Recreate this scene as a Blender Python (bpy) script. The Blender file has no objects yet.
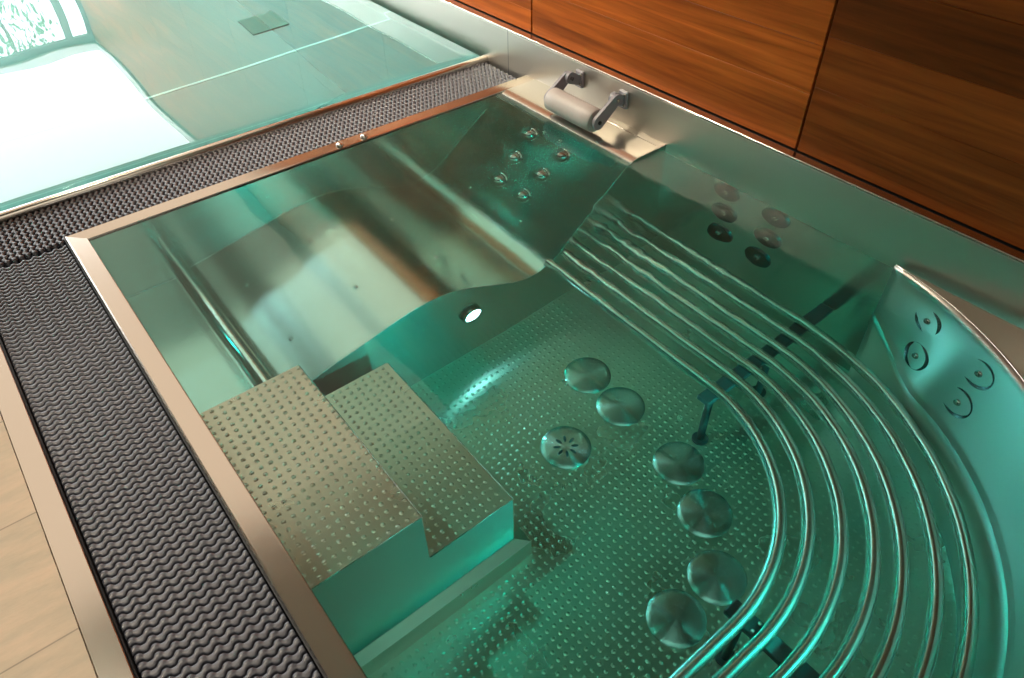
import bpy, math, random
import numpy as np
from mathutils import Matrix, Vector

random.seed(7)
rng = np.random.default_rng(7)
SC = bpy.context.scene
COL = SC.collection
PI = math.pi

# ------------------------------------------------------------------ helpers
class MB:
    """collects vertices and faces of one mesh"""
    def __init__(self):
        self.v = []; self.f = []; self.mi = []; self.col = []
    def add(self, verts, faces, m=0):
        o = len(self.v)
        self.v.extend([tuple(map(float, p)) for p in verts])
        self.f.extend([tuple(o + i for i in f) for f in faces])
        self.mi.extend([m] * len(faces))
        return o
    def box(self, x0, x1, y0, y1, z0, z1, b=0.0, m=0):
        if b <= 0:
            v = [(x, y, z) for z in (z0, z1) for y in (y0, y1) for x in (x0, x1)]
            f = [(0, 2, 3, 1), (4, 5, 7, 6), (0, 1, 5, 4), (2, 6, 7, 3), (0, 4, 6, 2), (1, 3, 7, 5)]
            self.add(v, f, m); return
        # box with bevelled top and vertical edges
        rings = []
        for z, i in ((z0, 0), (z1 - b, 0), (z1, b)):
            X0, X1, Y0, Y1 = x0 + i, x1 - i, y0 + i, y1 - i
            k = b * (1 if i == 0 else 0.35)
            rings.append([(X0 + k, Y0, z), (X1 - k, Y0, z), (X1, Y0 + k, z), (X1, Y1 - k, z),
                          (X1 - k, Y1, z), (X0 + k, Y1, z), (X0, Y1 - k, z), (X0, Y0 + k, z)])
        v = sum(rings, [])
        f = [tuple(reversed(range(8))), tuple(range(16, 24))]
        for r in range(2):
            for i in range(8):
                j = (i + 1) % 8
                f.append((r*8 + i, r*8 + j, r*8 + 8 + j, r*8 + 8 + i))
        self.add(v, f, m)
    def loft(self, rows, close=False, m=0):
        n = len(rows[0]); v = [p for r in rows for p in r]; f = []
        for a in range(len(rows) - 1):
            for i in range(n if close else n - 1):
                j = (i + 1) % n
                f.append((a*n + i, a*n + j, (a+1)*n + j, (a+1)*n + i))
        self.add(v, f, m)
    def tube(self, pts, r, seg=14, caps=True, m=0):
        P = [Vector(p) for p in pts]; rows = []
        up = Vector((0, 0, 1))
        for i, p in enumerate(P):
            t = (P[min(i+1, len(P)-1)] - P[max(i-1, 0)]).normalized()
            u = up if abs(t.dot(up)) < 0.95 else Vector((1, 0, 0))
            s = t.cross(u).normalized(); w = s.cross(t)
            rr = r[i] if hasattr(r, '__len__') else r
            rows.append([p + rr*(math.cos(a)*s + math.sin(a)*w) for a in [2*PI*k/seg for k in range(seg)]])
        o = len(self.v)
        self.loft(rows, close=True, m=m)
        if caps:
            n = len(P)
            self.f.append(tuple(o + k for k in reversed(range(seg)))); self.mi.append(m)
            self.f.append(tuple(o + (n-1)*seg + k for k in range(seg))); self.mi.append(m)
    def lathe(self, prof, seg=32, frame=None, m=0):
        """prof: (radius, height) pairs; frame: 4x4 placing the local z axis"""
        M = frame or Matrix.Identity(4)
        rows = []
        for r, h in prof:
            rows.append([M @ Vector((r*math.cos(2*PI*k/seg), r*math.sin(2*PI*k/seg), h)) for k in range(seg)])
        o = len(self.v)
        self.loft(rows, close=True, m=m)
        if prof[-1][0] > 1e-6:
            n = len(prof)
            self.f.append(tuple(o + (n-1)*seg + k for k in range(seg))); self.mi.append(m)
    def build(self, name, mats, parent=None, smooth=False, angle=None, recalc=True, origin=None):
        if origin is not None:
            ox, oy, oz = origin; self.v = [(x-ox, y-oy, z-oz) for x, y, z in self.v]
        me = bpy.data.meshes.new(name)
        me.from_pydata(self.v, [], self.f)
        if not isinstance(mats, (list, tuple)): mats = [mats]
        for mt in mats: me.materials.append(mt)
        if len(mats) > 1: me.polygons.foreach_set('material_index', self.mi)
        if recalc:
            import bmesh
            bm = bmesh.new(); bm.from_mesh(me)
            bmesh.ops.recalc_face_normals(bm, faces=bm.faces[:]); bm.to_mesh(me); bm.free()
        if smooth:
            me.polygons.foreach_set('use_smooth', [True]*len(me.polygons))
            if angle is not None: me.set_sharp_from_angle(angle=math.radians(angle))
        me.update()
        ob = bpy.data.objects.new(name, me); COL.objects.link(ob)
        if origin is not None: ob.location = origin
        if parent is not None:
            ob.parent = parent
            ob.matrix_parent_inverse = world_of(parent).inverted()
        return ob

def world_of(o):
    M = Matrix.Translation(o.location) @ o.rotation_euler.to_matrix().to_4x4()
    if o.parent: M = world_of(o.parent) @ o.matrix_parent_inverse @ M
    return M

def thing(name, label, cat, loc, group=None):
    o = bpy.data.objects.new(name, None); COL.objects.link(o)
    o.location = loc; o.empty_display_size = 0.1
    o['label'] = label; o['category'] = cat
    if group: o['group'] = group
    return o
def tag(o, label, cat, group=None, kind=None):
    o['label'] = label; o['category'] = cat
    if group: o['group'] = group
    if kind: o['kind'] = kind
    return o
def structure(o, label=None, cat=None):
    o['kind'] = 'structure'
    if label: o['label'] = label
    if cat: o['category'] = cat
    return o

def frame(p, n, xdir=None):
    n = Vector(n).normalized()
    x = Vector(xdir) if xdir else (Vector((0, 0, 1)) if abs(n.z) < .9 else Vector((1, 0, 0)))
    x = (x - x.dot(n)*n).normalized(); y = n.cross(x)
    M = Matrix((x, y, n)).transposed().to_4x4(); M.translation = Vector(p)
    return M

def catmull(P, n):
    P = np.array(P, float)
    Q = np.vstack([2*P[0]-P[1], P, 2*P[-1]-P[-2]])
    d = np.r_[0, np.cumsum(np.linalg.norm(np.diff(P, axis=0), axis=1))]
    out = []
    for s in np.linspace(0, d[-1], n):
        i = min(np.searchsorted(d, s, 'right')-1, len(P)-2)
        t = (s-d[i])/(d[i+1]-d[i])
        a, b, c, e = Q[i], Q[i+1], Q[i+2], Q[i+3]
        out.append(.5*((2*b)+(c-a)*t+(2*a-5*b+4*c-e)*t*t+(3*b-a-3*c+e)*t**3))
    return np.array(out)

# ------------------------------------------------------------------ materials
def mat(name):
    m = bpy.data.materials.new(name); m.use_nodes = True
    nt = m.node_tree; nt.nodes.clear()
    out = nt.nodes.new('ShaderNodeOutputMaterial')
    return m, nt, out
def node(nt, t, **kw):
    n = nt.nodes.new(t)
    for k, v in kw.items():
        if k in n.inputs: n.inputs[k].default_value = v
        else: setattr(n, k, v)
    return n

def principled(name, col, rough=.5, metal=0.0, aniso=0.0, arot=0.0, tangent=None, spec=.5,
               noise=None, nrough=0.0, ncol=0.0, bump=0.0, brush=None):
    m, nt, out = mat(name)
    b = node(nt, 'ShaderNodeBsdfPrincipled')
    b.inputs['Base Color'].default_value = (*col, 1); b.inputs['Roughness'].default_value = rough
    b.inputs['Metallic'].default_value = metal; b.inputs['Specular IOR Level'].default_value = spec
    b.inputs['Anisotropic'].default_value = aniso; b.inputs['Anisotropic Rotation'].default_value = arot
    nt.links.new(b.outputs[0], out.inputs[0])
    if tangent:
        # brushing direction: along the wall, around the part's own centre, or along one axis
        gg = node(nt, 'ShaderNodeNewGeometry'); cp = node(nt, 'ShaderNodeVectorMath'); cp.operation = 'CROSS_PRODUCT'
        nt.links.new(gg.outputs['Normal'], cp.inputs[1])
        if tangent == 'wall': cp.inputs[0].default_value = (0, 0, 1)
        elif tangent == 'sheet': cp.inputs[0].default_value = (0, 1, 0)
        else:
            tc = node(nt, 'ShaderNodeTexCoord'); nt.links.new(tc.outputs['Object'], cp.inputs[0])
        nt.links.new(cp.outputs[0], b.inputs['Tangent'])
    if noise:
        g = node(nt, 'ShaderNodeNewGeometry')
        mp = node(nt, 'ShaderNodeMapping'); mp.inputs['Scale'].default_value = noise
        nt.links.new(g.outputs['Position'], mp.inputs[0])
        n = node(nt, 'ShaderNodeTexNoise'); n.inputs['Scale'].default_value = 1; n.inputs['Detail'].default_value = 4
        nt.links.new(mp.outputs[0], n.inputs['Vector'])
        if nrough:
            r = node(nt, 'ShaderNodeMapRange'); r.inputs[3].default_value = rough-nrough; r.inputs[4].default_value = rough+nrough
            nt.links.new(n.outputs[0], r.inputs[0]); nt.links.new(r.outputs[0], b.inputs['Roughness'])
        if ncol:
            r = node(nt, 'ShaderNodeMix'); r.data_type = 'RGBA'
            r.inputs['A'].default_value = (*[c*(1-ncol) for c in col], 1)
            r.inputs['B'].default_value = (*[min(1, c*(1+ncol)) for c in col], 1)
            nt.links.new(n.outputs[0], r.inputs['Factor']); nt.links.new(r.outputs['Result'], b.inputs['Base Color'])
        if bump:
            bp = node(nt, 'ShaderNodeBump'); bp.inputs['Strength'].default_value = 1; bp.inputs['Distance'].default_value = bump
            nt.links.new(n.outputs[0], bp.inputs['Height']); nt.links.new(bp.outputs[0], b.inputs['Normal'])
    return m

STEEL = (.60, .575, .53)
M = {}
M['steel_back'] = principled('brushed_steel_backrest', STEEL, .30, 1, aniso=.7, arot=.25, tangent='wall')
M['steel'] = principled('brushed_steel', STEEL, .30, 1, noise=(3, 3, 3), nrough=.05)
M['steel_rim'] = principled('satin_steel_rim', (.56, .52, .47), .18, 1)
M['steel_wall'] = principled('brushed_steel_wall', STEEL, .23, 1, aniso=.9, arot=.25, tangent='wall', noise=(4, 4, 90), nrough=.06)
M['steel_form'] = principled('rolled_steel', STEEL, .21, 1)
M['steel_dimple'] = principled('dimpled_steel', (.58, .55, .46), .29, 1, aniso=.93, tangent='sheet', noise=(5, 5, 5), nrough=.06)
M['steel_tube'] = principled('polished_tube', (.70, .68, .64), .23, 1)
M['steel_disc'] = principled('turned_steel', (.62, .60, .57), .24, 1, aniso=.9, arot=.25, tangent='centre')
M['steel_jet_disc'] = principled('jet_disc_steel', (.11, .115, .115), .22, 1, aniso=.85, arot=.25, tangent='centre')  # dark room mirrored in the discs is put into the base colour
M['steel_jet'] = principled('jet_steel', (.50, .49, .46), .18, 1)
M['steel_band'] = principled('satin_band', (.62, .58, .51), .36, 1)
M['hole'] = principled('dark_hole', (.01, .012, .012), .6)
M['dark_bar'] = principled('dark_support', (.03, .035, .035), .5)  # steel bars' shade put into the colour; also the wall backing
M['grate'] = principled('slate_plastic', (.052, .056, .074), .46, 0, spec=1.0, noise=(120, 120, 120), ncol=.15)
M['channel'] = principled('channel_dark', (.02, .022, .026), .6)
M['pillow'] = principled('pillow_vinyl', (.34, .31, .295), .5, 0, noise=(60, 60, 60), ncol=.06)
M['bracket'] = principled('bracket_plastic', (.20, .195, .225), .4)
M['ceiling'] = principled('white_plaster', (.62, .60, .56), .8)
M['plaster'] = principled('dark_plaster', (.13, .12, .11), .8)
M['white_frame'] = principled('white_frame', (.8, .8, .8), .4)
M['mullion'] = principled('mullion_grey', (.22, .24, .24), .5)
M['ground'] = principled('pale_paving', (.6, .6, .55), .8, noise=(2, 2, 2), ncol=.15)
M['leaf'] = principled('leaves', (.20, .34, .22), .6, noise=(3, 3, 3), ncol=.5)
M['pool_steel'] = principled('pool_floor_steel', (.34, .38, .36), .55, 1.0, noise=(1.5, .5, 1), nrough=.05)
M['pool_seam'] = principled('pool_seam', (.85, .90, .88), .5, 1.0)
M['pool_wall'] = principled('pool_wall_steel', (.40, .43, .42), .50, 1.0, aniso=.5, arot=.25, tangent='wall')
M['inlet'] = principled('inlet_grey', (.22, .46, .42), .5)

# stone floor with a running tile bond
m, nt, out = mat('stone_floor')
b = node(nt, 'ShaderNodeBsdfPrincipled', Roughness=.62)
g = node(nt, 'ShaderNodeNewGeometry')
mp = node(nt, 'ShaderNodeMapping'); mp.inputs['Location'].default_value = (.0, 1.266, 0)
nt.links.new(g.outputs['Position'], mp.inputs[0])
br = node(nt, 'ShaderNodeTexBrick'); br.offset = 0; br.inputs['Scale'].default_value = 1
br.inputs['Brick Width'].default_value = .6; br.inputs['Row Height'].default_value = .3
br.inputs['Mortar Size'].default_value = .0018; br.inputs['Mortar Smooth'].default_value = .3
br.inputs['Color1'].default_value = (.50, .41, .31, 1); br.inputs['Color2'].default_value = (.46, .385, .295, 1)
br.inputs['Mortar'].default_value = (.27, .23, .18, 1)
nt.links.new(mp.outputs[0], br.inputs['Vector'])
mp2 = node(nt, 'ShaderNodeMapping'); mp2.inputs['Scale'].default_value = (7, 24, 7); mp2.inputs['Rotation'].default_value = (0, 0, .25)
nt.links.new(g.outputs['Position'], mp2.inputs[0])
ns = node(nt, 'ShaderNodeTexNoise', Scale=1.0, Detail=7.0, Roughness=.62); nt.links.new(mp2.outputs[0], ns.inputs['Vector'])
cr = node(nt, 'ShaderNodeValToRGB'); cr.color_ramp.elements[0].position = .3; cr.color_ramp.elements[1].position = .72
cr.color_ramp.elements[0].color = (.78, .82, .80, 1); cr.color_ramp.elements[1].color = (1.12, 1.03, .98, 1)
nt.links.new(ns.outputs[0], cr.inputs[0])
mx = node(nt, 'ShaderNodeMix'); mx.data_type = 'RGBA'; mx.blend_type = 'MULTIPLY'; mx.inputs['Factor'].default_value = 1
nt.links.new(br.outputs['Color'], mx.inputs['A']); nt.links.new(cr.outputs[0], mx.inputs['B'])
nt.links.new(mx.outputs['Result'], b.inputs['Base Color'])
bp = node(nt, 'ShaderNodeBump', Strength=.5, Distance=.004); nt.links.new(ns.outputs[0], bp.inputs['Height'])
nt.links.new(bp.outputs[0], b.inputs['Normal']); nt.links.new(b.outputs[0], out.inputs[0])
M['stone'] = m

# oiled hardwood, grain along Y; plank tone from a face attribute
def wood_mat():
    m, nt, out = mat('oiled_hardwood')
    b = node(nt, 'ShaderNodeBsdfPrincipled', Roughness=.42); b.inputs['Specular IOR Level'].default_value = .12
    g = node(nt, 'ShaderNodeNewGeometry')
    at = node(nt, 'ShaderNodeAttribute'); at.attribute_name = 'plank'
    sh = node(nt, 'ShaderNodeVectorMath'); sh.operation = 'MULTIPLY_ADD'
    nt.links.new(at.outputs['Color'], sh.inputs[0]); sh.inputs[1].default_value = (3, 7, 5); nt.links.new(g.outputs['Position'], sh.inputs[2])
    mp = node(nt, 'ShaderNodeMapping'); mp.inputs['Scale'].default_value = (30, 1.6, 42)
    nt.links.new(sh.outputs[0], mp.inputs[0])
    n1 = node(nt, 'ShaderNodeTexNoise', Scale=1.0, Detail=6.0, Roughness=.6, Distortion=.6); nt.links.new(mp.outputs[0], n1.inputs['Vector'])
    mp2 = node(nt, 'ShaderNodeMapping'); mp2.inputs['Scale'].default_value = (6, .9, 9)
    nt.links.new(sh.outputs[0], mp2.inputs[0])
    n2 = node(nt, 'ShaderNodeTexNoise', Scale=1.0, Detail=3.0, Distortion=1.2); nt.links.new(mp2.outputs[0], n2.inputs['Vector'])
    cr = node(nt, 'ShaderNodeValToRGB')
    e = cr.color_ramp.elements; e[0].position = .25; e[0].color = (.15, .034, .005, 1); e[1].position = .70; e[1].color = (.42, .105, .014, 1)
    nt.links.new(n1.outputs[0], cr.inputs[0])
    cr2 = node(nt, 'ShaderNodeValToRGB'); e = cr2.color_ramp.elements
    e[0].position = .3; e[0].color = (.72, .70, .66, 1); e[1].position = .7; e[1].color = (1.15, 1.12, 1.05, 1)
    nt.links.new(n2.outputs[0], cr2.inputs[0])
    mx = node(nt, 'ShaderNodeMix'); mx.data_type = 'RGBA'; mx.blend_type = 'MULTIPLY'; mx.inputs['Factor'].default_value = 1
    nt.links.new(cr.outputs[0], mx.inputs['A']); nt.links.new(cr2.outputs[0], mx.inputs['B'])
    mr = node(nt, 'ShaderNodeMapRange'); mr.inputs[3].default_value = .38; mr.inputs[4].default_value = 1.40
    sep = node(nt, 'ShaderNodeSeparateColor'); nt.links.new(at.outputs['Color'], sep.inputs[0]); nt.links.new(sep.outputs[0], mr.inputs[0])
    mx2 = node(nt, 'ShaderNodeVectorMath'); mx2.operation = 'SCALE'
    nt.links.new(mx.outputs['Result'], mx2.inputs[0]); nt.links.new(mr.outputs[0], mx2.inputs['Scale'])
    nt.links.new(mx2.outputs[0], b.inputs['Base Color'])
    bp = node(nt, 'ShaderNodeBump', Strength=.25, Distance=.002); nt.links.new(n1.outputs[0], bp.inputs['Height'])
    nt.links.new(bp.outputs[0], b.inputs['Normal']); nt.links.new(b.outputs[0], out.inputs[0])
    return m
M['wood'] = wood_mat()

def water_mat(name, absorb, density):
    m, nt, out = mat(name)
    gl = node(nt, 'ShaderNodeBsdfGlass', Roughness=0.0, IOR=1.333)
    nt.links.new(gl.outputs[0], out.inputs['Surface'])
    va = node(nt, 'ShaderNodeVolumeAbsorption', Density=density); va.inputs['Color'].default_value = (*absorb, 1)
    nt.links.new(va.outputs[0], out.inputs['Volume'])
    return m
M['tub_water'] = water_mat('tub_water', (.16, .930, .905), 1.08)
M['pool_water'] = water_mat('pool_water', (.40, .90, .84), .35)

def emit(name, col, s):
    m, nt, out = mat(name)
    e = node(nt, 'ShaderNodeEmission', Strength=s); e.inputs[0].default_value = (*col, 1)
    nt.links.new(e.outputs[0], out.inputs[0]); return m
M['lamp_white'] = emit('lamp_lens', (.62, .95, 1.0), 30)
M['added_lens'] = emit('added_entry_lens', (.06, .9, .8), .3)
M['lamp_cyan'] = emit('lamp_lens_turquoise', (.03, .95, .78), 30)

M['added_glow'] = emit('added_ceiling_glow', (1.10, .87, .65), 1.12)
M['added_glow_near'] = emit('added_ceiling_glow_near', (1.0, .90, .74), 1.3)
M['opal'] = emit('daylit_opal_glazing', (.97, .99, 1.0), 8)
m, nt, out = mat('window_glass')
tr = node(nt, 'ShaderNodeBsdfTransparent'); gs = node(nt, 'ShaderNodeBsdfGlossy', Roughness=.0)
fr = node(nt, 'ShaderNodeFresnel', IOR=1.45); mx = node(nt, 'ShaderNodeMixShader')
nt.links.new(fr.outputs[0], mx.inputs[0]); nt.links.new(tr.outputs[0], mx.inputs[1]); nt.links.new(gs.outputs[0], mx.inputs[2])
nt.links.new(mx.outputs[0], out.inputs[0]); M['glass'] = m

CAM_F = 724.64  # focal length in pixels of the 1024 px wide frame
CAM_R = [[0.782099, -0.434225, 0.446956], [-0.622947, -0.526311, 0.578735], [-0.016063, -0.731058, -0.682126]]
CAM_C = (-0.0525, -2.1886, 1.2)
# ------------------------------------------------------------------ main dimensions (metres, water level = 0)
XW = 1.735           # steel back wall plane
YN = -2.37           # near end of the tub
ZF = -0.72           # tub floor
YL = -0.75           # side of the lounger
YF = -0.058          # far tub wall
POOLX0, POOLY0, POOLY1 = -3.2, 0.262, 8.6
WALLX = 1.80; ZC = 2.68; YEND = 9.9; YNEAR = -7.0; XLEFT = -6.2

# ------------------------------------------------------------------ whirlpool tub
tub = thing('whirlpool_tub', 'stainless steel whirlpool tub with lounger, steps and curved tube bench under clear water', 'whirlpool', (.87, -1.2, ZF))

# rim: mitred flat bar around left, far and near side
def rim():
    mb = MB()
    prof = [(.0, -.09), (.0, -.005), (.0015, -.001), (.005, .0012), (.010, .0006), (.046, -.0012), (.0505, -.0025), (.052, -.006), (.052, -.035), (.045, -.09)]
    path = [((XW, 0), (0, -1)), ((0, 0), (1, -1)), ((0, YN - .07), (1, 1)), ((.86, YN - .07), (0, 1))]
    rows = [[(p[0] + t*d[0], p[1] + t*d[1], z) for t, z in prof] for p, d in path]
    # keep the mitre sharp by building each leg on its own
    for a, b in zip(rows[:-1], rows[1:]): mb.loft([a, b])
    return mb.build('rim', M['steel_rim'], tub, smooth=True, angle=25)
rim()
mb = MB()
for x in (.8829, .9778):
    mb2 = MB(); mb2.lathe([(.0, -.004), (.013, -.004), (.013, .003), (.011, .008), (.006, .0115), (.0, .0125)], 20, frame((x, -.036, 0), (0, 0, 1)))
    mb2.build('rim_stud', M['steel_tube'], tub, smooth=True, angle=40)

# plain walls (12 mm sheet)
def slab(name, x0, x1, y0, y1, z0, z1, mt):
    mb = MB(); mb.box(x0, x1, y0, y1, z0, z1); return mb.build(name, mt, tub)
slab('far_wall', .03, XW, YF, YF + .014, -.80, -.010, M['steel_wall'])
slab('back_wall', XW, XW + .014, YN - .05, YF, -.80, -.051, M['steel_wall'])
slab('entry_wall', .036, .05, YN - .02, YF, -.80, -.010, M['steel_wall'])

# curved backrest: lofted through top edge, fold and floor line
def circ_pts(cx, cy, R, a0, a1, n):
    return [(cx + R*math.cos(a), cy + R*math.sin(a)) for a in np.linspace(a0, a1, n)]
N = 72
top = catmull(circ_pts(.80, -1.456, .923, -.157, -PI/2, 20) + [(.55, YN), (.30, YN), (.05, YN)], N)
fold = catmull([(1.715, -1.60), (1.640, -1.685), (1.556, -1.772)] + circ_pts(.754, -1.542, .811, -.36, -PI/2, 18) + [(.50, -2.353), (.25, -2.353), (.05, -2.353)], N)
low = catmull([(1.715, -1.60), (1.655, -1.75), (1.60, -1.86), (1.543, -1.946), (1.469, -2.038), (1.372, -2.130), (1.262, -2.207), (1.14, -2.26), (1.0, -2.305), (.85, -2.33), (.70, -2.345), (.50, -2.353), (.25, -2.353), (.05, -2.353)], N)
def at_z(c, z): return [(p[0], p[1], z) for p in c]
rows = []
for s in np.linspace(0, 1, 10): rows.append([(a[0]*(1-s)+b_[0]*s, a[1]*(1-s)+b_[1]*s, -.30*s) for a, b_ in zip(top, fold)])
rows2 = []
for s in np.linspace(0, 1, 9): rows2.append([(a[0]*(1-s)+b_[0]*s, a[1]*(1-s)+b_[1]*s, -.30 + (ZF - .02 + .30)*s) for a, b_ in zip(fold, low)])
mb = MB(); mb.loft(rows); ob = mb.build('curved_backrest', M['steel_back'], tub, smooth=True, recalc=False)
mb = MB(); mb.loft(rows2); ob2 = mb.build('curved_lower_wall', M['steel_back'], tub, smooth=True, recalc=False)
for o in (ob, ob2):
    md = o.modifiers.new('sheet', 'SOLIDIFY'); md.thickness = .006; md.offset = -1
# corner ledge between the curved top edge and the back wall
mb = MB()
n_out = 40
inner = [tuple(p) for p in top]
outer = []
LX, LY = 1.708, YN - .07
outer = []
for i, p in enumerate(inner):
    d = Vector((p[0] - .80, p[1] + 1.456))
    if p[0] <= .80: outer.append((p[0], LY)); continue
    tx = (LX - .80)/max(d.x, 1e-6); ty = (LY + 1.456)/min(d.y, -1e-6)
    t = max(1.0, min(tx, ty)); outer.append((.80 + d.x*t, -1.456 + d.y*t))
outer = [(min(o[0], LX), max(o[1], LY)) for o in outer]
# make sure the corner point is included
k = min(range(len(outer)), key=lambda i: (outer[i][0]-LX)**2 + (outer[i][1]-LY)**2); outer[k] = (LX, LY)
zt, zb = .001, -.03
mb.loft([[(p[0], p[1], zb) for p in outer], [(p[0], p[1], zt) for p in outer], [(p[0], p[1], zt) for p in inner], [(p[0], p[1], zb) for p in inner]])
mb.build('corner_ledge', M['steel_rim'], tub)
# thin folded lip along the curved top edge
mb = MB()
mb.tube([(p[0], p[1], .0005) for p in top], .0028, 8); mb.build('ledge_lip', M['steel_tube'], tub, smooth=True)

# dimpled sheet --------------------------------------------------------
def dimpled(name, x0, x1, y0, y1, z, pitch=.0226, parent=None, thick=.006, base=None, keep=None, zfun=None, fine=False):
    mb = MB()
    zf = zfun or (lambda x, y: z)
    if base is None:
        ys = sorted(set([y0, y1] + ([v for v in np.arange(y0, y1, .02)] if zfun else [])))
        mb.loft([[(x0, y, zf(x0, y)), (x1, y, zf(x1, y))] for y in ys])
    r, h = .0054, .0015
    seg = 8
    dv = [(0, 0, h)]
    for rr, hh in ((.55, .70), (1.0, .10), (1.15, -.10)):
        dv += [(r*rr*math.cos(2*PI*k/seg), r*rr*math.sin(2*PI*k/seg), h*hh) for k in range(seg)]
    df = [(0, 1+k, 1+(k+1) % seg) for k in range(seg)]
    for a in (1, 1+seg):
        df += [(a+k, a+seg+k, a+seg+(k+1) % seg, a+(k+1) % seg) for k in range(seg)]
    for y in np.arange(y1 - .012, y0 + .006, -pitch):
        for x in np.arange(x0 + .012, x1 - .006, pitch):
            if keep and not keep(x, y): continue
            zz = zf(x, y)
            mb.add([(x+a, y+b_, zz+c) for a, b_, c in dv], df)
    return mb.build(name, M['steel_dimple'], parent, smooth=True, angle=30, recalc=False)

def zfloor(x, y):
    return ZF
DISCS = [(1.112, -1.0686), (1.107, -1.2229), (.8803, -1.2275), (1.0909, -1.4749), (1.0263, -1.6277), (.9116, -1.7674), (.7549, -1.773)]
lowp = [tuple(p) for p in low]
def inside_floor(x, y):
    for d in DISCS:
        if (x-d[0])**2 + (y-d[1])**2 < .078**2: return False
    if x < .60 and -1.42 < y: return False
    # inside curved wall
    best = min(lowp, key=lambda p: (p[0]-x)**2 + (p[1]-y)**2)
    d = math.hypot(x-.75, y+1.5); db = math.hypot(best[0]-.75, best[1]+1.5)
    if y < -1.6 and d > db - .008: return False
    return True
dimpled('dimpled_floor', .05, XW, YN + .01, YL, ZF, parent=tub, keep=inside_floor, zfun=zfloor)

# floor discs
for i, (x, y) in enumerate(DISCS):
    mb = MB()
    mb.lathe([(.0735, -.001), (.0735, .0035), (.072, .0048), (.060, .0062), (.040, .0078), (.020, .0088), (.012, .009), (.0, .0091)], 64, frame((x, y, ZF), (0, 0, 1), (1, 0, 0)))
    if i == 2:
        d = mb.build('drain_cover', M['steel_disc'], tub, smooth=True, angle=40, origin=(x, y, ZF))
        s = MB()
        for k in range(8):
            a = 2*PI*k/8 + .2
            F = frame((x + .026*math.cos(a), y + .026*math.sin(a), ZF + .0086), (0, 0, 1), (math.cos(a), math.sin(a), 0))
            n = 10; ring = [F @ Vector((.011*math.cos(2*PI*j/n), .0042*math.sin(2*PI*j/n), .0006)) for j in range(n)]
            ring0 = [F @ Vector((.011*math.cos(2*PI*j/n), .0042*math.sin(2*PI*j/n), -.002)) for j in range(n)]
            s.loft([ring0, ring], close=True); s.add(ring, [tuple(range(n))])
        s.build('slot_ring', M['hole'], d)
    else:
        d = mb.build('massage_jet_cover', M['steel_disc'], tub, smooth=True, angle=40, origin=(x, y, ZF))
        s = MB(); big = i >= 5
        for r, n in (((.006, 6), (.012, 12), (.018, 18), (.024, 22)) if big else ((.008, 8), (.014, 14))):
            for k in range(n):
                a = 2*PI*k/n + r*90
                hz = ZF + .0091 - r*.012
                s.lathe([(.0011, -.001), (.0011, .0007)], 6, frame((x + r*math.cos(a), y + r*math.sin(a), hz), (0, 0, 1)))
        s.build('air_holes', M['hole'], d)

# lounger -------------------------------------------------------------
PROF = [(.05, -.430), (.13, -.430), (.205, -.431), (.236, -.430), (.254, -.416), (.283, -.399), (.355, -.380), (.436, -.352), (.546, -.322), (.626, -.297), (.700, -.281), (.765, -.276), (.83, -.288),
        (.90, -.322), (.975, -.374), (1.055, -.427), (1.11, -.451), (1.160, -.456), (1.215, -.440), (1.268, -.396), (1.33, -.322), (1.43, -.186), (1.50, -.092), (1.535, -.046),
        (1.553, -.022), (1.568, -.008), (1.585, -.001), (1.61, .001), (1.66, .0015), (XW, .002)]
PC = catmull(PROF, 150)
mb = MB()
rows = [[(p[0], y, p[1]) for p in PC] for y in np.linspace(YF, YL, 3)]
mb.loft(rows)
lounger = mb.build('lounger', M['steel_form'], tub, smooth=True, recalc=False)
# side panel of the lounger, with a rolled edge bead
mb = MB()
pts = [(p[0], p[1]) for p in PC]
a = [(p[0], YL, p[1] - .0005) for p in pts]; bb = [(p[0], YL, -.78) for p in pts]
mb.loft([a, bb])
o = mb.build('lounger_side', M['steel_wall'], tub, recalc=False)
md = o.modifiers.new('sheet', 'SOLIDIFY'); md.thickness = .008; md.offset = 1
mb = MB(); mb.tube([(p[0], YL, p[1] - .0012) for p in PC], .0022, 8); mb.build('lounger_edge', M['steel_tube'], tub, smooth=True)
mb = MB(); mb.tube([(p[0], YF - .001, p[1] + .0005) for p in PC[:-22]], .0018, 6); mb.build('weld_seam', M['steel_tube'], tub, smooth=True)
mb = MB(); mb.tube([(.228, YF - .001, z) for z in (-.02, -.15, -.295)], .0016, 6); mb.build('weld_seam', M['steel_tube'], tub, smooth=True)
mb = MB(); mb.tube([(1.703, y, .0012) for y in (-.30, -.5, -.735)], .0016, 6); mb.build('weld_seam', M['steel_tube'], tub, smooth=True)

def prof_at(x):
    i = int(np.searchsorted(PC[:, 0], x)); i = max(1, min(i, len(PC)-1))
    a, b_ = PC[i-1], PC[i]; t = (x-a[0])/max(1e-9, b_[0]-a[0])
    z = a[1]+(b_[1]-a[1])*t; n = Vector((-(b_[1]-a[1]), 0, b_[0]-a[0])).normalized()
    return z, n
# screws on the lounger
for x, y in ((.625, -.255), (.385, -.275), (.385, -.575), (.625, -.545), (.905, -.30), (1.258, -.259), (1.267, -.54), (.905, -.56)):
    z, n = prof_at(x)
    mb = MB(); mb.lathe([(.0075, -.002), (.0075, .0015), (.006, .0032), (.003, .0040), (.0024, .0026), (.0, .0026)], 18, frame((x, y, z), n))
    mb.build('dome_screw', M['steel_tube'], tub, smooth=True, angle=35)

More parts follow.
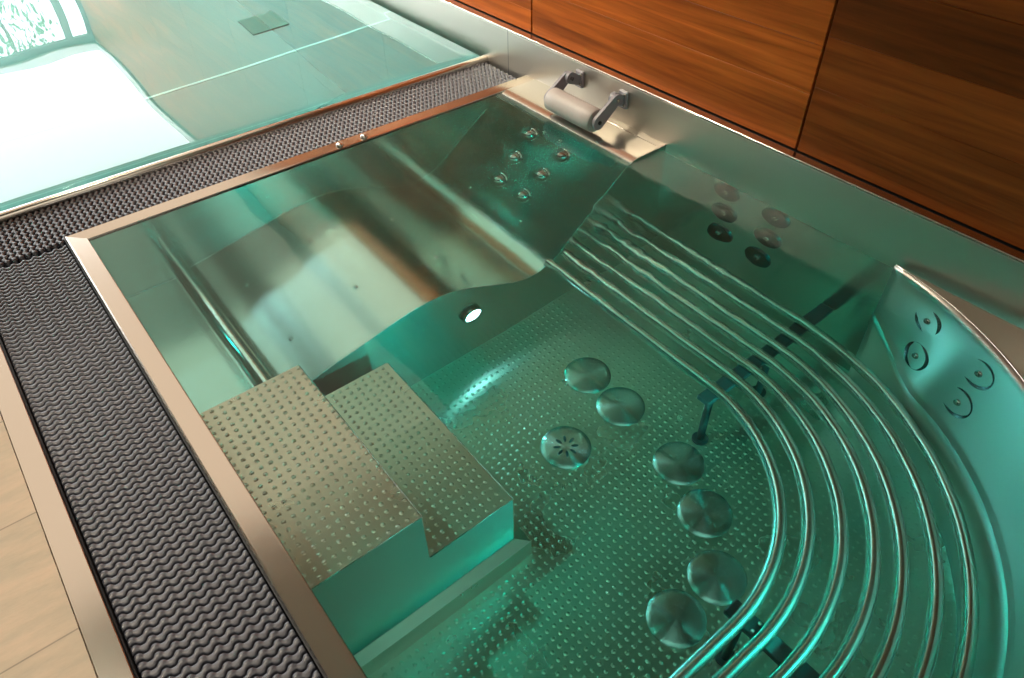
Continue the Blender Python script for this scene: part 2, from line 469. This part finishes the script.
# jets ------------------------------------------------------------------
def jet(p, n, R, dome=False):
    mb = MB()
    if dome:
        F = frame(p, n)
        mb.lathe([(R, -.002), (R, .002), (R*.93, .0045), (R*.80, .0052), (R*.70, .0040), (R*.62, .0020)], 36, F)
        d = mb.build('massage_jet', M['steel_jet'], tub, smooth=True, angle=45)
        s = MB(); s.lathe([(R*.74, .000), (R*.70, .006), (R*.50, .016), (R*.26, .024), (R*.12, .0265), (R*.11, .016), (0, .016)], 30, F)
        s.build('nozzle', M['steel_jet'], d, smooth=True, angle=50)
    else:
        F = frame(p, n)
        mb.lathe([(R, -.002), (R, .004), (R*.96, .006), (R*.60, .0038), (R*.25, .0015), (R*.20, .0015)], 48, F)
        d = mb.build('massage_jet', M['steel_jet_disc'], tub, smooth=True, angle=40, origin=tuple(p))
        s = MB(); s.lathe([(R*.22, .0), (R*.22, .007), (R*.17, .011), (R*.09, .012), (R*.085, .004), (0, .004)], 24, F)
        s.build('nozzle', M['steel_jet'], d, smooth=True, angle=45)
    return d
for x, y in ((1.492, -.317), (1.408, -.332), (1.330, -.342), (1.486, -.499), (1.408, -.484), (1.331, -.473)):
    z, n = prof_at(x); jet((x, y, z), n, .038, True)
for x, y in ((1.519, -.366), (1.520, -.450)):
    z, n = prof_at(x)
    mb = MB(); mb.lathe([(.011, -.002), (.011, .004), (.009, .008), (.005, .010), (.003, .010), (.0025, .004), (0, .004)], 20, frame((x, y, z), n))
    mb.build('air_nozzle', M['steel_jet'], tub, smooth=True, angle=45)
for y, z in ((-1.021, -.104), (-1.028, -.246), (-1.026, -.390), (-1.211, -.106), (-1.202, -.252), (-1.186, -.399)):
    jet((XW - .001, y, z), (-1, 0, 0), .049)
# jets on the curved backrest
def backrest_point(th_y, s):
    """point whose top-curve index is nearest to Y and normal, s = fraction down to the fold"""
    i = th_y
    a0, b0 = top[i], fold[i]; a1, b1 = top[i+1], fold[i+1]
    p = Vector((a0[0]*(1-s)+b0[0]*s, a0[1]*(1-s)+b0[1]*s, -.30*s))
    q = Vector((a1[0]*(1-s)+b1[0]*s, a1[1]*(1-s)+b1[1]*s, -.30*s))
    d = Vector((b0[0]-a0[0], b0[1]-a0[1], -.30))
    n = (q-p).cross(d).normalized()
    if n.dot(Vector((.7, -1.3, 0)) - p) < 0: n = -n
    return p, n
for i, s_ in ((6, .34), (8, .72), (13, .30), (14, .67)):
    p, n = backrest_point(i, s_); jet(p + n*.001, n, .047)

# foot rail along the foot end of the lounger
mb = MB(); mb.tube([(.248, y, -.318) for y in (YF, -.3, -.55, YL + .005)], .021, 24); mb.build('foot_rail', M['steel_tube'], tub, smooth=True, angle=40)
for y in (-.09, -.71):
    mb = MB(); mb.tube([(.248, y, -.335), (.256, y, -.408)], .009, 12); mb.build('rail_post', M['steel_tube'], tub, smooth=True, angle=40)

# steps -----------------------------------------------------------------
SX1, SX2, SY0, SY1, SZ1, SZ2 = .316, .556, -1.389, -.824, -.150, -.380
mb = MB()
v = []
prof = [(.05, SZ1), (SX1, SZ1), (SX1 + .001, SZ2), (SX2, SZ2), (SX2, -.62), (SX2, ZF), (.05, ZF)]
o_ = mb.add([(x, SY0, z) for x, z in prof] + [(x, SY1, z) for x, z in prof], [])
n = len(prof)
mb.f += [tuple(range(n)), tuple(range(2*n-1, n-1, -1))] + [(k, (k+1) % n, n + (k+1) % n, n + k) for k in range(n)]
mb.mi += [0]*(n + 2)
mb.build('step_block', M['steel_back'], tub)
dimpled('step_tread', .05, SX1 + .002, SY0 - .001, SY1 + .001, SZ1 + .0025, parent=tub)
dimpled('step_tread', SX1 + .003, SX2 + .002, SY0 - .001, SY1 + .001, SZ2 + .0025, parent=tub)
for zz, xa, xb in ((SZ1 + .0015, .05, SX1 + .001), (SZ2 + .0015, SX1 + .003, SX2 + .001)):
    mb = MB(); mb.tube([(xa, SY0 - .001, zz), (xb, SY0 - .001, zz), (xb, SY1, zz)], .0017, 6); mb.build('tread_edge', M['steel_tube'], tub, smooth=True)
mb = MB()
K = [[(.05, SY0 - .001, -.622), (SX2 + .001, SY0 - .001, -.622), (SX2 + .001, SY1, -.622)],
     [(.05, SY0 - .030, -.634), (SX2 + .034, SY0 - .030, -.634), (SX2 + .034, SY1, -.634)],
     [(.05, SY0 - .031, ZF), (SX2 + .035, SY0 - .031, ZF), (SX2 + .035, SY1, ZF)]]
mb.loft(K); mb.build('kick_skirt', M['steel_dimple'], tub, recalc=False)

# tube bench --------------------------------------------------------------
bench = bpy.data.objects.new('tube_bench', None); COL.objects.link(bench); bench.location = (1.2, -1.4, ZF); bench.parent = tub
bench.matrix_parent_inverse = world_of(tub).inverted()
TX = [1.212, 1.283, 1.346, 1.406, 1.468, 1.534, 1.602]
TC = [(.728, -1.430), (.742, -1.428), (.750, -1.443), (.765, -1.462), (.745, -1.446), (.745, -1.450), (.750, -1.450)]
TZ = -.418
for x, (cx, cy) in zip(TX, TC):
    R = x - cx
    pts = [(x, YL - .004, TZ), (x, -.95, TZ), (x, -1.15, TZ), (x, -1.3, TZ)]
    pts += [(cx + R*math.cos(a), cy + R*math.sin(a), TZ) for a in np.linspace(0, -PI/2, 40)]
    pts += [(xx, cy - R, TZ) for xx in (.55, .35, .15, .052)]
    mb = MB(); mb.tube(pts, .0165, 20); mb.build('bench_tube', M['steel_tube'], bench, smooth=True, angle=50)
# support bars and their feet
def bar(x0, x1, y0, y1):
    mb = MB(); mb.box(x0, x1, y0, y1, TZ - .034, TZ - .016, .003); return mb.build('support_bar', M['dark_bar'], bench)
bar(1.165, XW - .004, -1.478, -1.436)
bar(.752, .796, -2.346, -1.875)
for x, y in ((1.20, -1.457), (1.46, -1.457), (.774, -1.91), (.774, -2.15)):
    mb = MB(); mb.tube([(x, y, TZ - .03), (x, y, ZF + .004)], .011, 12); mb.lathe([(.024, 0), (.024, .006), (.012, .008)], 16, frame((x, y, ZF + .001), (0, 0, 1)))
    mb.build('support_leg', M['dark_bar'], bench, smooth=True, angle=40)
for x in (.762, .786):
    mb = MB(); mb.lathe([(.006, 0), (.006, .004), (.004, .007), (0, .0075)], 14, frame((x, -1.944, TZ - .016), (0, 0, 1))); mb.build('bolt', M['steel_tube'], bench, smooth=True)

# underwater lamps ---------------------------------------------------------
def lamp(x, y, z, n, R, mt):
    F = frame((x, y, z), n)
    mb = MB(); mb.lathe([(R*1.42, -.002), (R*1.42, .003), (R*1.30, .007), (R*1.10, .008), (R*1.02, .004), (R*1.0, .002)], 40, F)
    d = mb.build('underwater_lamp', M['steel_jet'], tub, smooth=True, angle=45)
    mb = MB(); mb.lathe([(R, .002), (R*.7, .0035), (0.0, .004)], 32, F); mb.build('lens', mt, d, smooth=True)
lamp(.897, YL - .010, -.480, (0, -1, 0), .027, M['lamp_white'])
lamp(.95, -2.356, -.10, (0, 1, 0), .045, M['lamp_cyan'])
lamp(.052, -.42, -.22, (1, 0, 0), .030, M['added_lens'])  # added unseen fixture for the spot that tints the backrest

# water in the tub ----------------------------------------------------------
def sheet(name, x0, x1, y0, y1, zt, zb, step, amp, mt):
    xs = np.arange(x0, x1 + step*.5, step); ys = np.arange(y0, y1 + step*.5, step)
    X, Y = np.meshgrid(xs, ys); Z = amp(X, Y) + zt
    nx, ny = len(xs), len(ys)
    v = np.stack([X.ravel(), Y.ravel(), Z.ravel()], 1).tolist()
    f = [(j*nx+i, j*nx+i+1, (j+1)*nx+i+1, (j+1)*nx+i) for j in range(ny-1) for i in range(nx-1)]
    edge = [i for i in range(nx)] + [j*nx+nx-1 for j in range(1, ny)] + [(ny-1)*nx+i for i in range(nx-2, -1, -1)] + [j*nx for j in range(ny-2, 0, -1)]
    o = len(v); v += [[v[e][0], v[e][1], zb] for e in edge]; ne = len(edge)
    f += [(edge[(k+1) % ne], edge[k], o+k, o+(k+1) % ne) for k in range(ne)]
    f.append(tuple(o+k for k in reversed(range(ne))))
    me = bpy.data.meshes.new(name); me.from_pydata(v, [], f); me.materials.append(mt)
    me.polygons.foreach_set('use_smooth', [i < (nx-1)*(ny-1) for i in range(len(f))]); me.update()
    ob = bpy.data.objects.new(name, me); COL.objects.link(ob); return ob
def waves(seed, lams, slope):
    r = np.random.default_rng(seed); comps = []
    for lam in lams:
        for k in range(5):
            a = r.uniform(0, 2*PI); comps.append((2*PI/lam*math.cos(a), 2*PI/lam*math.sin(a), r.uniform(0, 6.28), slope*lam/(2*PI)/math.sqrt(5*len(lams)/2)))
    def fn(X, Y):
        Z = np.zeros_like(X)
        for kx, ky, ph, A in comps: Z += A*np.sin(kx*X + ky*Y + ph)
        return Z
    return fn
w1 = waves(3, (.032, .05, .08, .12), .042); w2 = waves(5, (.12, .2, .3), .004)
def tub_amp(X, Y):
    g = np.exp(-(((X-1.28)/.26)**2 + ((Y+.95)/.30)**2)) + .22*np.exp(-(((X-1.35)/.35)**2 + ((Y+1.6)/.45)**2)) + .12*np.exp(-(((X-1.0)/.3)**2 + ((Y+1.0)/.2)**2))
    return w1(X, Y)*g + w2(X, Y)*.6
wtr = sheet('tub_water', .041, XW + .007, YN - .05, YF + .006, -.006, ZF - .05, .0085, tub_amp, M['tub_water'])
tag(wtr, 'clear turquoise water filling the steel whirlpool tub', 'water', kind='stuff')

# ------------------------------------------------------------------ headrest pillow
pil = thing('headrest_pillow', 'grey roller headrest pillow on two folding brackets above the lounger', 'pillow', (1.60, -.43, .02))
mb = MB()
r = .0415; y0, y1 = -.545, -.315
profp = [(0, -.5), (.030, -.5), (.038, -.494), (.0415, -.475), (.0418, -.3), (.042, 0), (.0418, .3), (.0415, .475), (.038, .494), (.030, .5), (0, .5)]
L = y1 - y0
mb.lathe([(q, h*L) for q, h in profp], 40, frame((1.60, (y0+y1)/2, .052), (0, 1, 0)))
mb.build('cushion_roller', M['pillow'], pil, smooth=True, angle=40)
for yb, sgn in ((-.305, 1), (-.556, -1)):
    # side arm: a rounded plate in a plane of constant Y
    def plate(pts, ya, yb_, name, mt, par):
        mb = MB(); nn = len(pts)
        mb.loft([[(p[0], ya, p[1]) for p in pts], [(p[0], yb_, p[1]) for p in pts]], close=True)
        mb.f += [tuple(range(nn)), tuple(range(2*nn-1, nn-1, -1))]; mb.mi += [0, 0]
        return mb.build(name, mt, par, smooth=True, angle=35)
    def capsule(a, b, ra, rb, n=10):
        d = Vector((b[0]-a[0], b[1]-a[1])); th = math.atan2(d.y, d.x)
        P = [(a[0] + ra*math.cos(th + PI/2 + PI*k/n), a[1] + ra*math.sin(th + PI/2 + PI*k/n)) for k in range(n+1)]
        P += [(b[0] + rb*math.cos(th - PI/2 + PI*k/n), b[1] + rb*math.sin(th - PI/2 + PI*k/n)) for k in range(n+1)]
        return P
    ya, yc = (yb - .006, yb + .006)
    arm = plate(capsule((1.60, .052), (1.678, .108), .026, .020), ya, yc, 'bracket_arm', M['bracket'], pil)
    kn = MB(); kn.lathe([(.007, -.001), (.007, .004), (.004, .006), (0, .006)], 14, frame((1.60, yb - .006 if sgn < 0 else yb + .006, .052), (0, sgn, 0))); kn.build('pivot_pin', M['hole'], arm, smooth=True, angle=40)
    yi = yb - sgn*.014
    lk = plate(capsule((1.682, .108), (1.722, .088), .021, .017), yi - .007, yi + .007, 'hinge_link', M['bracket'], pil)
    kn = MB(); kn.lathe([(.006, -.03), (.006, .010), (.004, .012), (0, .012)], 14, frame((1.680, yb, .108), (0, sgn, 0))); kn.build('hinge_pin', M['steel_jet'], pil, smooth=True, angle=40)
    mb = MB(); mb.box(1.722, XW, yi - .020, yi + .020, .062, .122, .004); mp_ = mb.build('wall_mount', M['bracket'], pil)
    for zz in (.074, .110):
        kn = MB(); kn.lathe([(.005, -.002), (.005, .002), (.003, .0035), (0, .0035)], 12, frame((1.722, yi - .011, zz), (-1, 0, 0))); kn.build('screw_head', M['steel_jet'], mp_, smooth=True)

# ------------------------------------------------------------------ steel splashback with rolled lip
def splash(y0, y1, label):
    t = thing('steel_splashback', label, 'splashback', (XW, (y0+y1)/2, -.05), 'steel splashback panels')
    g = .0012
    mb = MB(); P = [(XW, -.05), (XW, .138), (XW + .001, .1425), (XW + .005, .146)]
    mb.loft([[(x, y, z) for x, z in P] for y in (y0 + g, y1 - g)]); mb.build('sheet', M['steel_band'], t, smooth=True, angle=50)
    mb = MB(); mb.tube([(XW + .0035, y0 + g, .1450), (XW + .0035, y1 - g, .1450)], .0048, 12)
    mb.box(XW + .005, XW + .036, y0 + g, y1 - g, .140, .1465)
    mb.build('top_lip', M['steel_lip'], t, smooth=True, angle=40)
    return t
M['steel_lip'] = principled('polished_lip', (.70, .66, .60), .20, 1)
splash(-2.5, .110, 'satin steel splashback panel behind the whirlpool tub and headrest pillow')
splash(.110, YEND - .1, 'bright satin steel splashback panel behind the swimming pool')
mb = MB(); mb.box(XW + .036, WALLX - .0005, -2.5, YEND - .1, .120, .1425); structure(mb.build('trim_2', M['hole']))

# ------------------------------------------------------------------ wood panels
def wood_panel(y0, y1, seams, tones, label, group='hardwood wall panels'):
    me_mb = MB(); cols = []
    for (za, zb_), t in zip(zip(seams[:-1], seams[1:]), tones):
        n0 = len(me_mb.f); me_mb.box(WALLX - .022, WALLX - .001, y0 + .0028, y1 - .0028, za + .0006, zb_ - .0006, .0012)
        cols += [t]*(len(me_mb.f) - n0)
    o = me_mb.build('wood_panel', M['wood'], None, recalc=False)
    a = o.data.attributes.new('plank', 'FLOAT_COLOR', 'FACE')
    a.data.foreach_set('color', [c for t in cols for c in (t, (t*7.31) % 1, (t*3.77) % 1, 1)])
    tag(o, label, 'wood panel', group); return o
def more(z, n=17): return [z + .145*k for k in range(1, n)]
wood_panel(-1.190, .014, [.150, .315, .447] + more(.447, 16), [.58, .72, .60, .55, .65, .5, .6, .7, .5, .6, .55, .65, .6, .5, .6, .7, .6], 'reddish hardwood wall panel directly behind the headrest pillow')
wood_panel(-2.396, -1.192, [.150, .340, .476, .6185] + more(.6185, 15), [.20, .28, .0, .26, .3, .4, .2, .4, .3, .4, .35, .4, .3, .4, .3, .4, .4], 'hardwood wall panel toned down for dimmer light, with one near black board, above the curved backrest')  # tones lowered to carry the light falling off to the right
wood_panel(.016, 1.220, [.150, .232, .385] + more(.385, 16), [.95, .45, .7, .6, .8, .6, .7, .5, .7, .6, .7, .6, .7, .6, .7, .6, .7], 'orange hardwood wall panel behind the end of the overflow grate')
for k in range(1, 8):
    t = [((k*37 + i*53) % 100)/100*.6 + .3 for i in range(17)]
    wood_panel(.016 + 1.206*k, 1.220 + 1.206*k, [.150, .30, .447] + more(.447, 16), t, 'hardwood wall panel beside the swimming pool, seen mirrored in its water', 'hardwood panels beside the pool')

for k in range(3):
    y1_ = -2.398 - 1.206*k
    wood_panel(y1_ - 1.204, y1_, [.150, .30, .447] + more(.447, 16), [((k*29 + i*47) % 100)/100*.5 + .1 for i in range(17)], 'dark hardwood wall panel over the stone floor past the near end of the tub', 'hardwood panels past the tub')

# ------------------------------------------------------------------ overflow grates
def grate(name, label, along, lo, hi, across0, across1, zt):
    """wavy bars; along = axis index of the channel, bars run across it"""
    pitch, per = .0180, .0280
    n = int((hi - lo)/pitch); m = int((across1 - across0)/per*14) + 1
    s = np.linspace(0, across1 - across0, m)
    ph = 2*PI*s/per
    wob = .0034*np.tanh(1.9*np.sin(ph))/.956
    hgt = .0022*(np.sin(ph) > 0)*np.sin(ph)
    w = .0072
    prof = [(-w*.9, -.020), (-w, -.003), (-w*.72, -.0006), (0, .0002), (w*.72, -.0006), (w, -.003), (w*.9, -.020)]
    bump = [0, .3, .8, 1, .8, .3, 0]
    V = np.zeros((n, m, len(prof), 3))
    for b_ in range(n):
        c = lo + pitch*(b_ + .5)
        for k, (o, z) in enumerate(prof):
            a = c + wob + o
            V[b_, :, k, along] = a; V[b_, :, k, 1-along] = across0 + s
            V[b_, :, k, 2] = zt + z + hgt*bump[k]
    P = len(prof)
    f = []
    for b_ in range(n):
        base = b_*m*P
        for i in range(m-1):
            for k in range(P-1):
                q = base + i*P + k; f.append((q, q+1, q+P+1, q+P))
        f.append(tuple(base + k for k in range(P))); f.append(tuple(base + (m-1)*P + k for k in reversed(range(P))))
    v = V.reshape(-1, 3).tolist()
    t = thing(name, label, 'drain grate', ((lo+hi)/2, (across0+across1)/2, zt-.03) if along == 0 else ((across0+across1)/2, (lo+hi)/2, zt-.03), 'overflow grates')
    me = bpy.data.meshes.new('grate_bars'); me.from_pydata(v, [], f); me.materials.append(M['grate'])
    import bmesh
    bm = bmesh.new(); bm.from_mesh(me); bmesh.ops.recalc_face_normals(bm, faces=bm.faces[:]); bm.to_mesh(me); bm.free()
    me.polygons.foreach_set('use_smooth', [True]*len(me.polygons)); me.update()
    o = bpy.data.objects.new('grate_bars', me); COL.objects.link(o); o.parent = t; o.matrix_parent_inverse = world_of(t).inverted()
    # binding rods below the bars
    for u in (.2, .8):
        a = across0 + (across1-across0)*u; mb = MB()
        p0 = [0, 0, zt - .014]; p1 = [0, 0, zt - .014]; p0[along] = lo; p1[along] = hi; p0[1-along] = a; p1[1-along] = a
        mb.tube([p0, p1], .003, 8); mb.build('binding_rod', M['channel'], t, smooth=True)
    return t
grate('overflow_grate', 'slate grey wavy overflow grate along the left side of the tub', 1, -2.46, -.006, -.240, -.006, -.020)
grate('overflow_grate', 'slate grey wavy overflow grate between the tub and the swimming pool', 0, -.62, 1.722, .006, .236, -.020)
# channel troughs under the grates
mb = MB()
mb.box(-.246, -.001, -2.46, -.001, -.16, -.15); mb.box(-.62, XW - .001, .001, .246, -.16, -.15)
mb.box(-.2455, -.2425, -2.46, 0, -.15, -.012); mb.box(-.0035, -.0005, -2.46, -.0005, -.15, -.012)
mb.box(-.0035, XW - .002, .0005, .0035, -.15, -.012)
structure(mb.build('trim_3', M['channel']))
# steel strip between grate and stone floor
mb = MB(); mb.box(-.293, -.246, -2.46, .0, -.16, .0005, .0012); mb.box(-.62, -.246, -.046, .0, -.16, .0005, .0012); structure(mb.build('trim_1', M['steel_rim']))

# ------------------------------------------------------------------ swimming pool
pool = thing('swimming_pool', 'steel swimming pool brim full beyond the overflow grate, in the far left', 'pool', (-.7, 4.4, -1.55))
ZP = -1.55
mb = MB(); mb.box(POOLX0, XW, POOLY0, POOLY1, ZP - .01, ZP); mb.build('pool_floor', M['pool_steel'], pool)
mb = MB(); mb.box(XW, XW + .014, POOLY0 - .02, POOLY1, ZP - .01, -.051); mb.build('pool_wall', M['pool_wall'], pool)
mb = MB(); mb.box(POOLX0 - .014, POOLX0, POOLY0, POOLY1, ZP - .01, .002); mb.build('pool_wall', M['pool_wall'], pool)
mb = MB(); mb.box(POOLX0, XW, POOLY1, POOLY1 + .014, ZP - .01, .002); mb.build('pool_wall', M['pool_wall'], pool)
mb = MB(); mb.box(POOLX0, XW, .250, .262, ZP - .01, -.03); mb.build('pool_wall', M['pool_wall'], pool)
# rounded overflow edge
E_ = [(.244, -.10), (.244, -.016), (.2455, -.008), (.250, -.002), (.257, .0005), (.266, .0008), (.274, -.002), (.278, -.008), (.278, -.06)]
mb = MB(); mb.loft([[(x, y, z) for y, z in E_] for x in (POOLX0, XW)]); mb.build('overflow_edge', M['steel_rim'], pool, smooth=True, angle=60, recalc=False)
for p0, p1 in (((-.3, 2.265), (XW, 2.265)), ((POOLX0, 2.265), (-.3, 2.265))):
    mb = MB(); mb.box(p0[0], p1[0], p0[1] - .010, p0[1] + .010, ZP, ZP + .004, .002); mb.build('floor_seam', M['pool_seam'], pool)
mb = MB(); mb.box(1.585, 1.715, 2.60, 2.845, ZP, ZP + .012, .003); mb.build('floor_inlet', M['inlet'], pool)
mb = MB(); mb.tube([(XW - .004, y, ZP + .004) for y in (POOLY0, 4, POOLY1)], .012, 8); mb.build('weld_seam', M['steel_tube'], pool, smooth=True)
w3 = waves(11, (.35, .6, 1.0), .004)
pw = sheet('pool_water', POOLX0 - .006, XW + .006, .268, POOLY1 + .006, -.0015, ZP - .005, .06, lambda X, Y: w3(X, Y), M['pool_water'])
tag(pw, 'still pale water filling the swimming pool, mirroring the window', 'water', kind='stuff')

# ------------------------------------------------------------------ room
mb = MB()
mb.box(XLEFT, -.294, YNEAR, -.047, -.2, 0); mb.box(XLEFT, POOLX0 - .3, -.047, YEND, -.2, 0); mb.box(POOLX0 - .3, -.62, -.047, .24, -.2, 0)
mb.box(POOLX0 - .3, POOLX0 - .014, .24, YEND, -.2, 0); mb.box(POOLX0 - .014, XW, POOLY1 + .014, YEND, -.2, 0)
mb.box(-.294, WALLX, YNEAR, -2.461, -.2, 0)
structure(mb.build('floor', M['stone']))
mb = MB(); mb.box(WALLX, WALLX + .15, YNEAR, YEND, -.2, ZC); structure(mb.build('wall_right', M['hole_wall']) if 'hole_wall' in M else mb.build('wall_right', M['dark_bar']))
mb = MB(); mb.box(XLEFT - .15, XLEFT, YNEAR, YEND, -.2, ZC); structure(mb.build('wall_left', M['plaster']))
mb = MB(); mb.box(XLEFT, WALLX, YNEAR - .15, YNEAR, -.2, ZC); structure(mb.build('wall_near', M['ceiling']))
SKX0, SKX1, SKY0, SKY1 = -4.6, WALLX - .02, 5.7, YEND - .12
mb = MB()
mb.box(XLEFT - .15, WALLX + .15, YNEAR - .15, SKY0, ZC, ZC + .15); mb.box(XLEFT - .15, SKX0, SKY0, YEND + .1, ZC, ZC + .15)
mb.box(SKX0, WALLX + .15, SKY1, YEND + .1, ZC, ZC + .15); mb.box(SKX1, WALLX + .15, SKY0, SKY1, ZC, ZC + .15)
structure(mb.build('ceiling', M['ceiling']))
# added glowing sheet above tub and near pool end, brightens the steel
mb = MB(); mb.box(-1.5, WALLX - .12, .85, 5.4, ZC - .012, ZC - .0005, .004); pn = mb.build('added_glow_panel', M['added_glow'])
structure(pn)
mb = MB(); mb.box(-1.6, .9, -6.9, -1.6, ZC - .012, ZC - .0005, .004); structure(mb.build('added_glow_panel', M['added_glow_near']))  # second added glow behind the view, brightens the foot well and dimples
# glazed roof over the pool
sky = structure(bpy.data.objects.new('window_2', None)); COL.objects.link(sky); sky.location = (-1.4, 6, ZC)
for a, b_, c, d in ((SKX0, SKX1, SKY0, SKY0 + .06), (SKX0, SKX1, SKY1 - .06, SKY1), (SKX0, SKX0 + .06, SKY0 + .06, SKY1 - .06), (SKX1 - .02, SKX1, SKY0 + .06, SKY1 - .06)):
    mb = MB(); mb.box(a, b_, c, d, ZC - .01, ZC + .16); mb.build('roof_frame', M['white_frame'], sky)
mb = MB(); mb.add([(SKX0, SKY0, ZC + .1), (SKX1, SKY0, ZC + .1), (SKX1, SKY1, ZC + .1), (SKX0, SKY1, ZC + .1)], [(0, 1, 2, 3)]); mb.build('pane', M['opal'], sky)

# glass end wall
win = structure(bpy.data.objects.new('window_1', None)); COL.objects.link(win); win.location = (-2.2, YEND, 0)
xs = [XLEFT, -4.4, -2.4, -.45, 1.49, WALLX]
for x in xs:
    mb = MB(); mb.box(x - .05, x + .05, YEND - .05, YEND + .05, 0, ZC); mb.build('mullion', M['mullion'], win)
mb = MB(); mb.box(XLEFT, WALLX, YEND - .06, YEND + .06, ZC - .10, ZC); mb.build('head_rail', M['mullion'], win)
mb = MB(); mb.box(XLEFT, WALLX, YEND - .06, YEND + .06, 0, .08); mb.build('sill_rail', M['mullion'], win)
for a, b_ in zip(xs[:-1], xs[1:]):
    mb = MB(); mb.add([(a + .05, YEND, .08), (b_ - .05, YEND, .08), (b_ - .05, YEND, ZC - .1), (a + .05, YEND, ZC - .1)], [(0, 1, 2, 3)]); mb.build('pane', M['glass'], win)

# outdoors: paving and trees seen mirrored through the glass
mb = MB(); mb.box(-30, 30, YEND + .1, 45, -.3, -.05); structure(mb.build('ground', M['ground']))
def tree(x, y, h, seed):
    r = np.random.default_rng(seed)
    t = thing('garden_tree', 'leafy garden tree outside the glass end wall, mirrored in the pool', 'tree', (x, y, -.05), 'garden trees')
    mb = MB(); mb.tube([(x, y, -.05), (x + .05, y, h*.3), (x - .05, y + .05, h*.6), (x, y, h*.9)], [.13, .11, .07, .02], 10); mb.build('trunk', M['trunk'], t, smooth=True)
    mb = MB()
    for k in range(2200):
        a = r.uniform(0, 2*PI); u = r.uniform(.12, 1); rad = h*.30*math.sqrt(r.uniform(.1, 1))*math.sin(PI*min(1, u*.9 + .08))
        c = Vector((x + rad*math.cos(a), y + rad*math.sin(a), h*u)); s = r.uniform(.04, .09)
        n = Vector(r.normal(size=3)).normalized(); F = frame(c, n)
        mb.add([F @ Vector(q) for q in ((-s, 0, 0), (0, -s*.5, s*.1), (s, 0, 0), (0, s*.5, s*.1))], [(0, 1, 2, 3)])
    mb.build('foliage', M['leaf'], t, recalc=False)
M['trunk'] = principled('bark', (.12, .09, .07), .8)
for i, (x, y, h) in enumerate(((-7.5, 14.5, 4.5), (-4.2, 16.5, 5.0), (-1.6, 13.6, 4.0), (1.2, 16.0, 5.2), (3.6, 13.4, 4.4), (6.9, 16.5, 5.5))): tree(x, y, h, i + 20)

# ------------------------------------------------------------------ light
W = bpy.data.worlds.new('overcast_sky'); SC.world = W; W.use_nodes = True
nt = W.node_tree; nt.nodes.clear()
out = nt.nodes.new('ShaderNodeOutputWorld'); bg = nt.nodes.new('ShaderNodeBackground')
bg.inputs[0].default_value = (.93, .98, 1.0, 1); bg.inputs[1].default_value = 8.0
nt.links.new(bg.outputs[0], out.inputs[0])
pl = bpy.data.lights.new('sky_portal', 'AREA'); pl.shape = 'RECTANGLE'; pl.size = WALLX - XLEFT; pl.size_y = ZC
pl.cycles.is_portal = True
po = bpy.data.objects.new('sky_portal', pl); COL.objects.link(po); po.location = ((WALLX + XLEFT)/2, YEND + .12, ZC/2); po.rotation_euler = (-PI/2, 0, 0)

def spot(name, p, aim, col, power, size, blend, rad):
    l = bpy.data.lights.new(name, 'SPOT'); l.color = col; l.energy = power; l.spot_size = math.radians(size); l.spot_blend = blend; l.shadow_soft_size = rad
    o = bpy.data.objects.new(name, l); COL.objects.link(o); o.location = p
    o.rotation_euler = Vector(aim).to_track_quat('-Z', 'Y').to_euler(); return l
cs = [spot('unseen_wall_wash', (.22, .82, ZC - .03), (.55, -.07, -.83), (1.0, .86, .66), 520, 80, .8, .05),
      spot('added_floor_spot', (-1.5, -.5, ZC - .03), (.30, -.32, -.89), (1.0, .86, .66), 200, 52, .7, .05)]  # second spot is added to brighten the stone floor
for yy in (3.0, 4.4, 5.8, 7.2, 8.6): spot('unseen_wall_wash', (.4, yy, ZC - .03), (.7, 0, -.7), (.95, 1.0, .70), 300, 130, 1.0, .05)  # added row of spots to brighten the wood mirrored in the pool
tl = spot('added_tub_spot', (-1.0, -.2, ZC - .03), (.42, -.31, -.92), (1.0, .86, .66), 75, 46, .8, .06)  # added spot, placed to make the floor and tread dimples glint
tl.cycles.is_caustics_light = True
spot('lounger_lamp', (.897, YL - .020, -.480), (0, -1, -.05), (.72, .95, 1.0), 14, 92, .9, .024)
spot('added_entry_spot', (.066, -.42, -.22), (1, .1, 0), (.03, .95, .78), 1.1, 130, .8, .03)  # added turquoise spot, unseen, to tint the backrest teal
spot('near_lamp', (.95, -2.342, -.10), (-.05, 1, -.12), (.03, .95, .80), 150, 100, .8, .04)

wtr.cycles.is_caustics_caster = True
for o in SC.objects:
    p = o.parent
    while p and p.parent: p = p.parent
    if o.type == 'MESH' and p == tub: o.cycles.is_caustics_receiver = True

# ------------------------------------------------------------------ camera
cam = bpy.data.cameras.new('camera'); co = bpy.data.objects.new('camera', cam); COL.objects.link(co)
cam.sensor_width = 36; cam.lens = CAM_F/1024*36; cam.clip_start = .02
R_ = CAM_R
co.matrix_world = Matrix(((R_[0][0], -R_[0][1], -R_[0][2], CAM_C[0]), (R_[1][0], -R_[1][1], -R_[1][2], CAM_C[1]), (R_[2][0], -R_[2][1], -R_[2][2], CAM_C[2]), (0, 0, 0, 1)))
SC.camera = co

SC.view_settings.view_transform = 'Standard'; SC.view_settings.look = 'None'
SC.view_settings.gamma = 1.0; SC.view_settings.exposure = 0.0; SC.view_settings.use_curve_mapping = False
cy = SC.cycles
cy.use_denoising = True
cy.max_bounces = 14; cy.diffuse_bounces = 4; cy.glossy_bounces = 8; cy.transmission_bounces = 12; cy.volume_bounces = 0; cy.transparent_max_bounces = 8
cy.caustics_reflective = True; cy.caustics_refractive = True; cy.blur_glossy = 0.6; cy.sample_clamp_indirect = 12.0
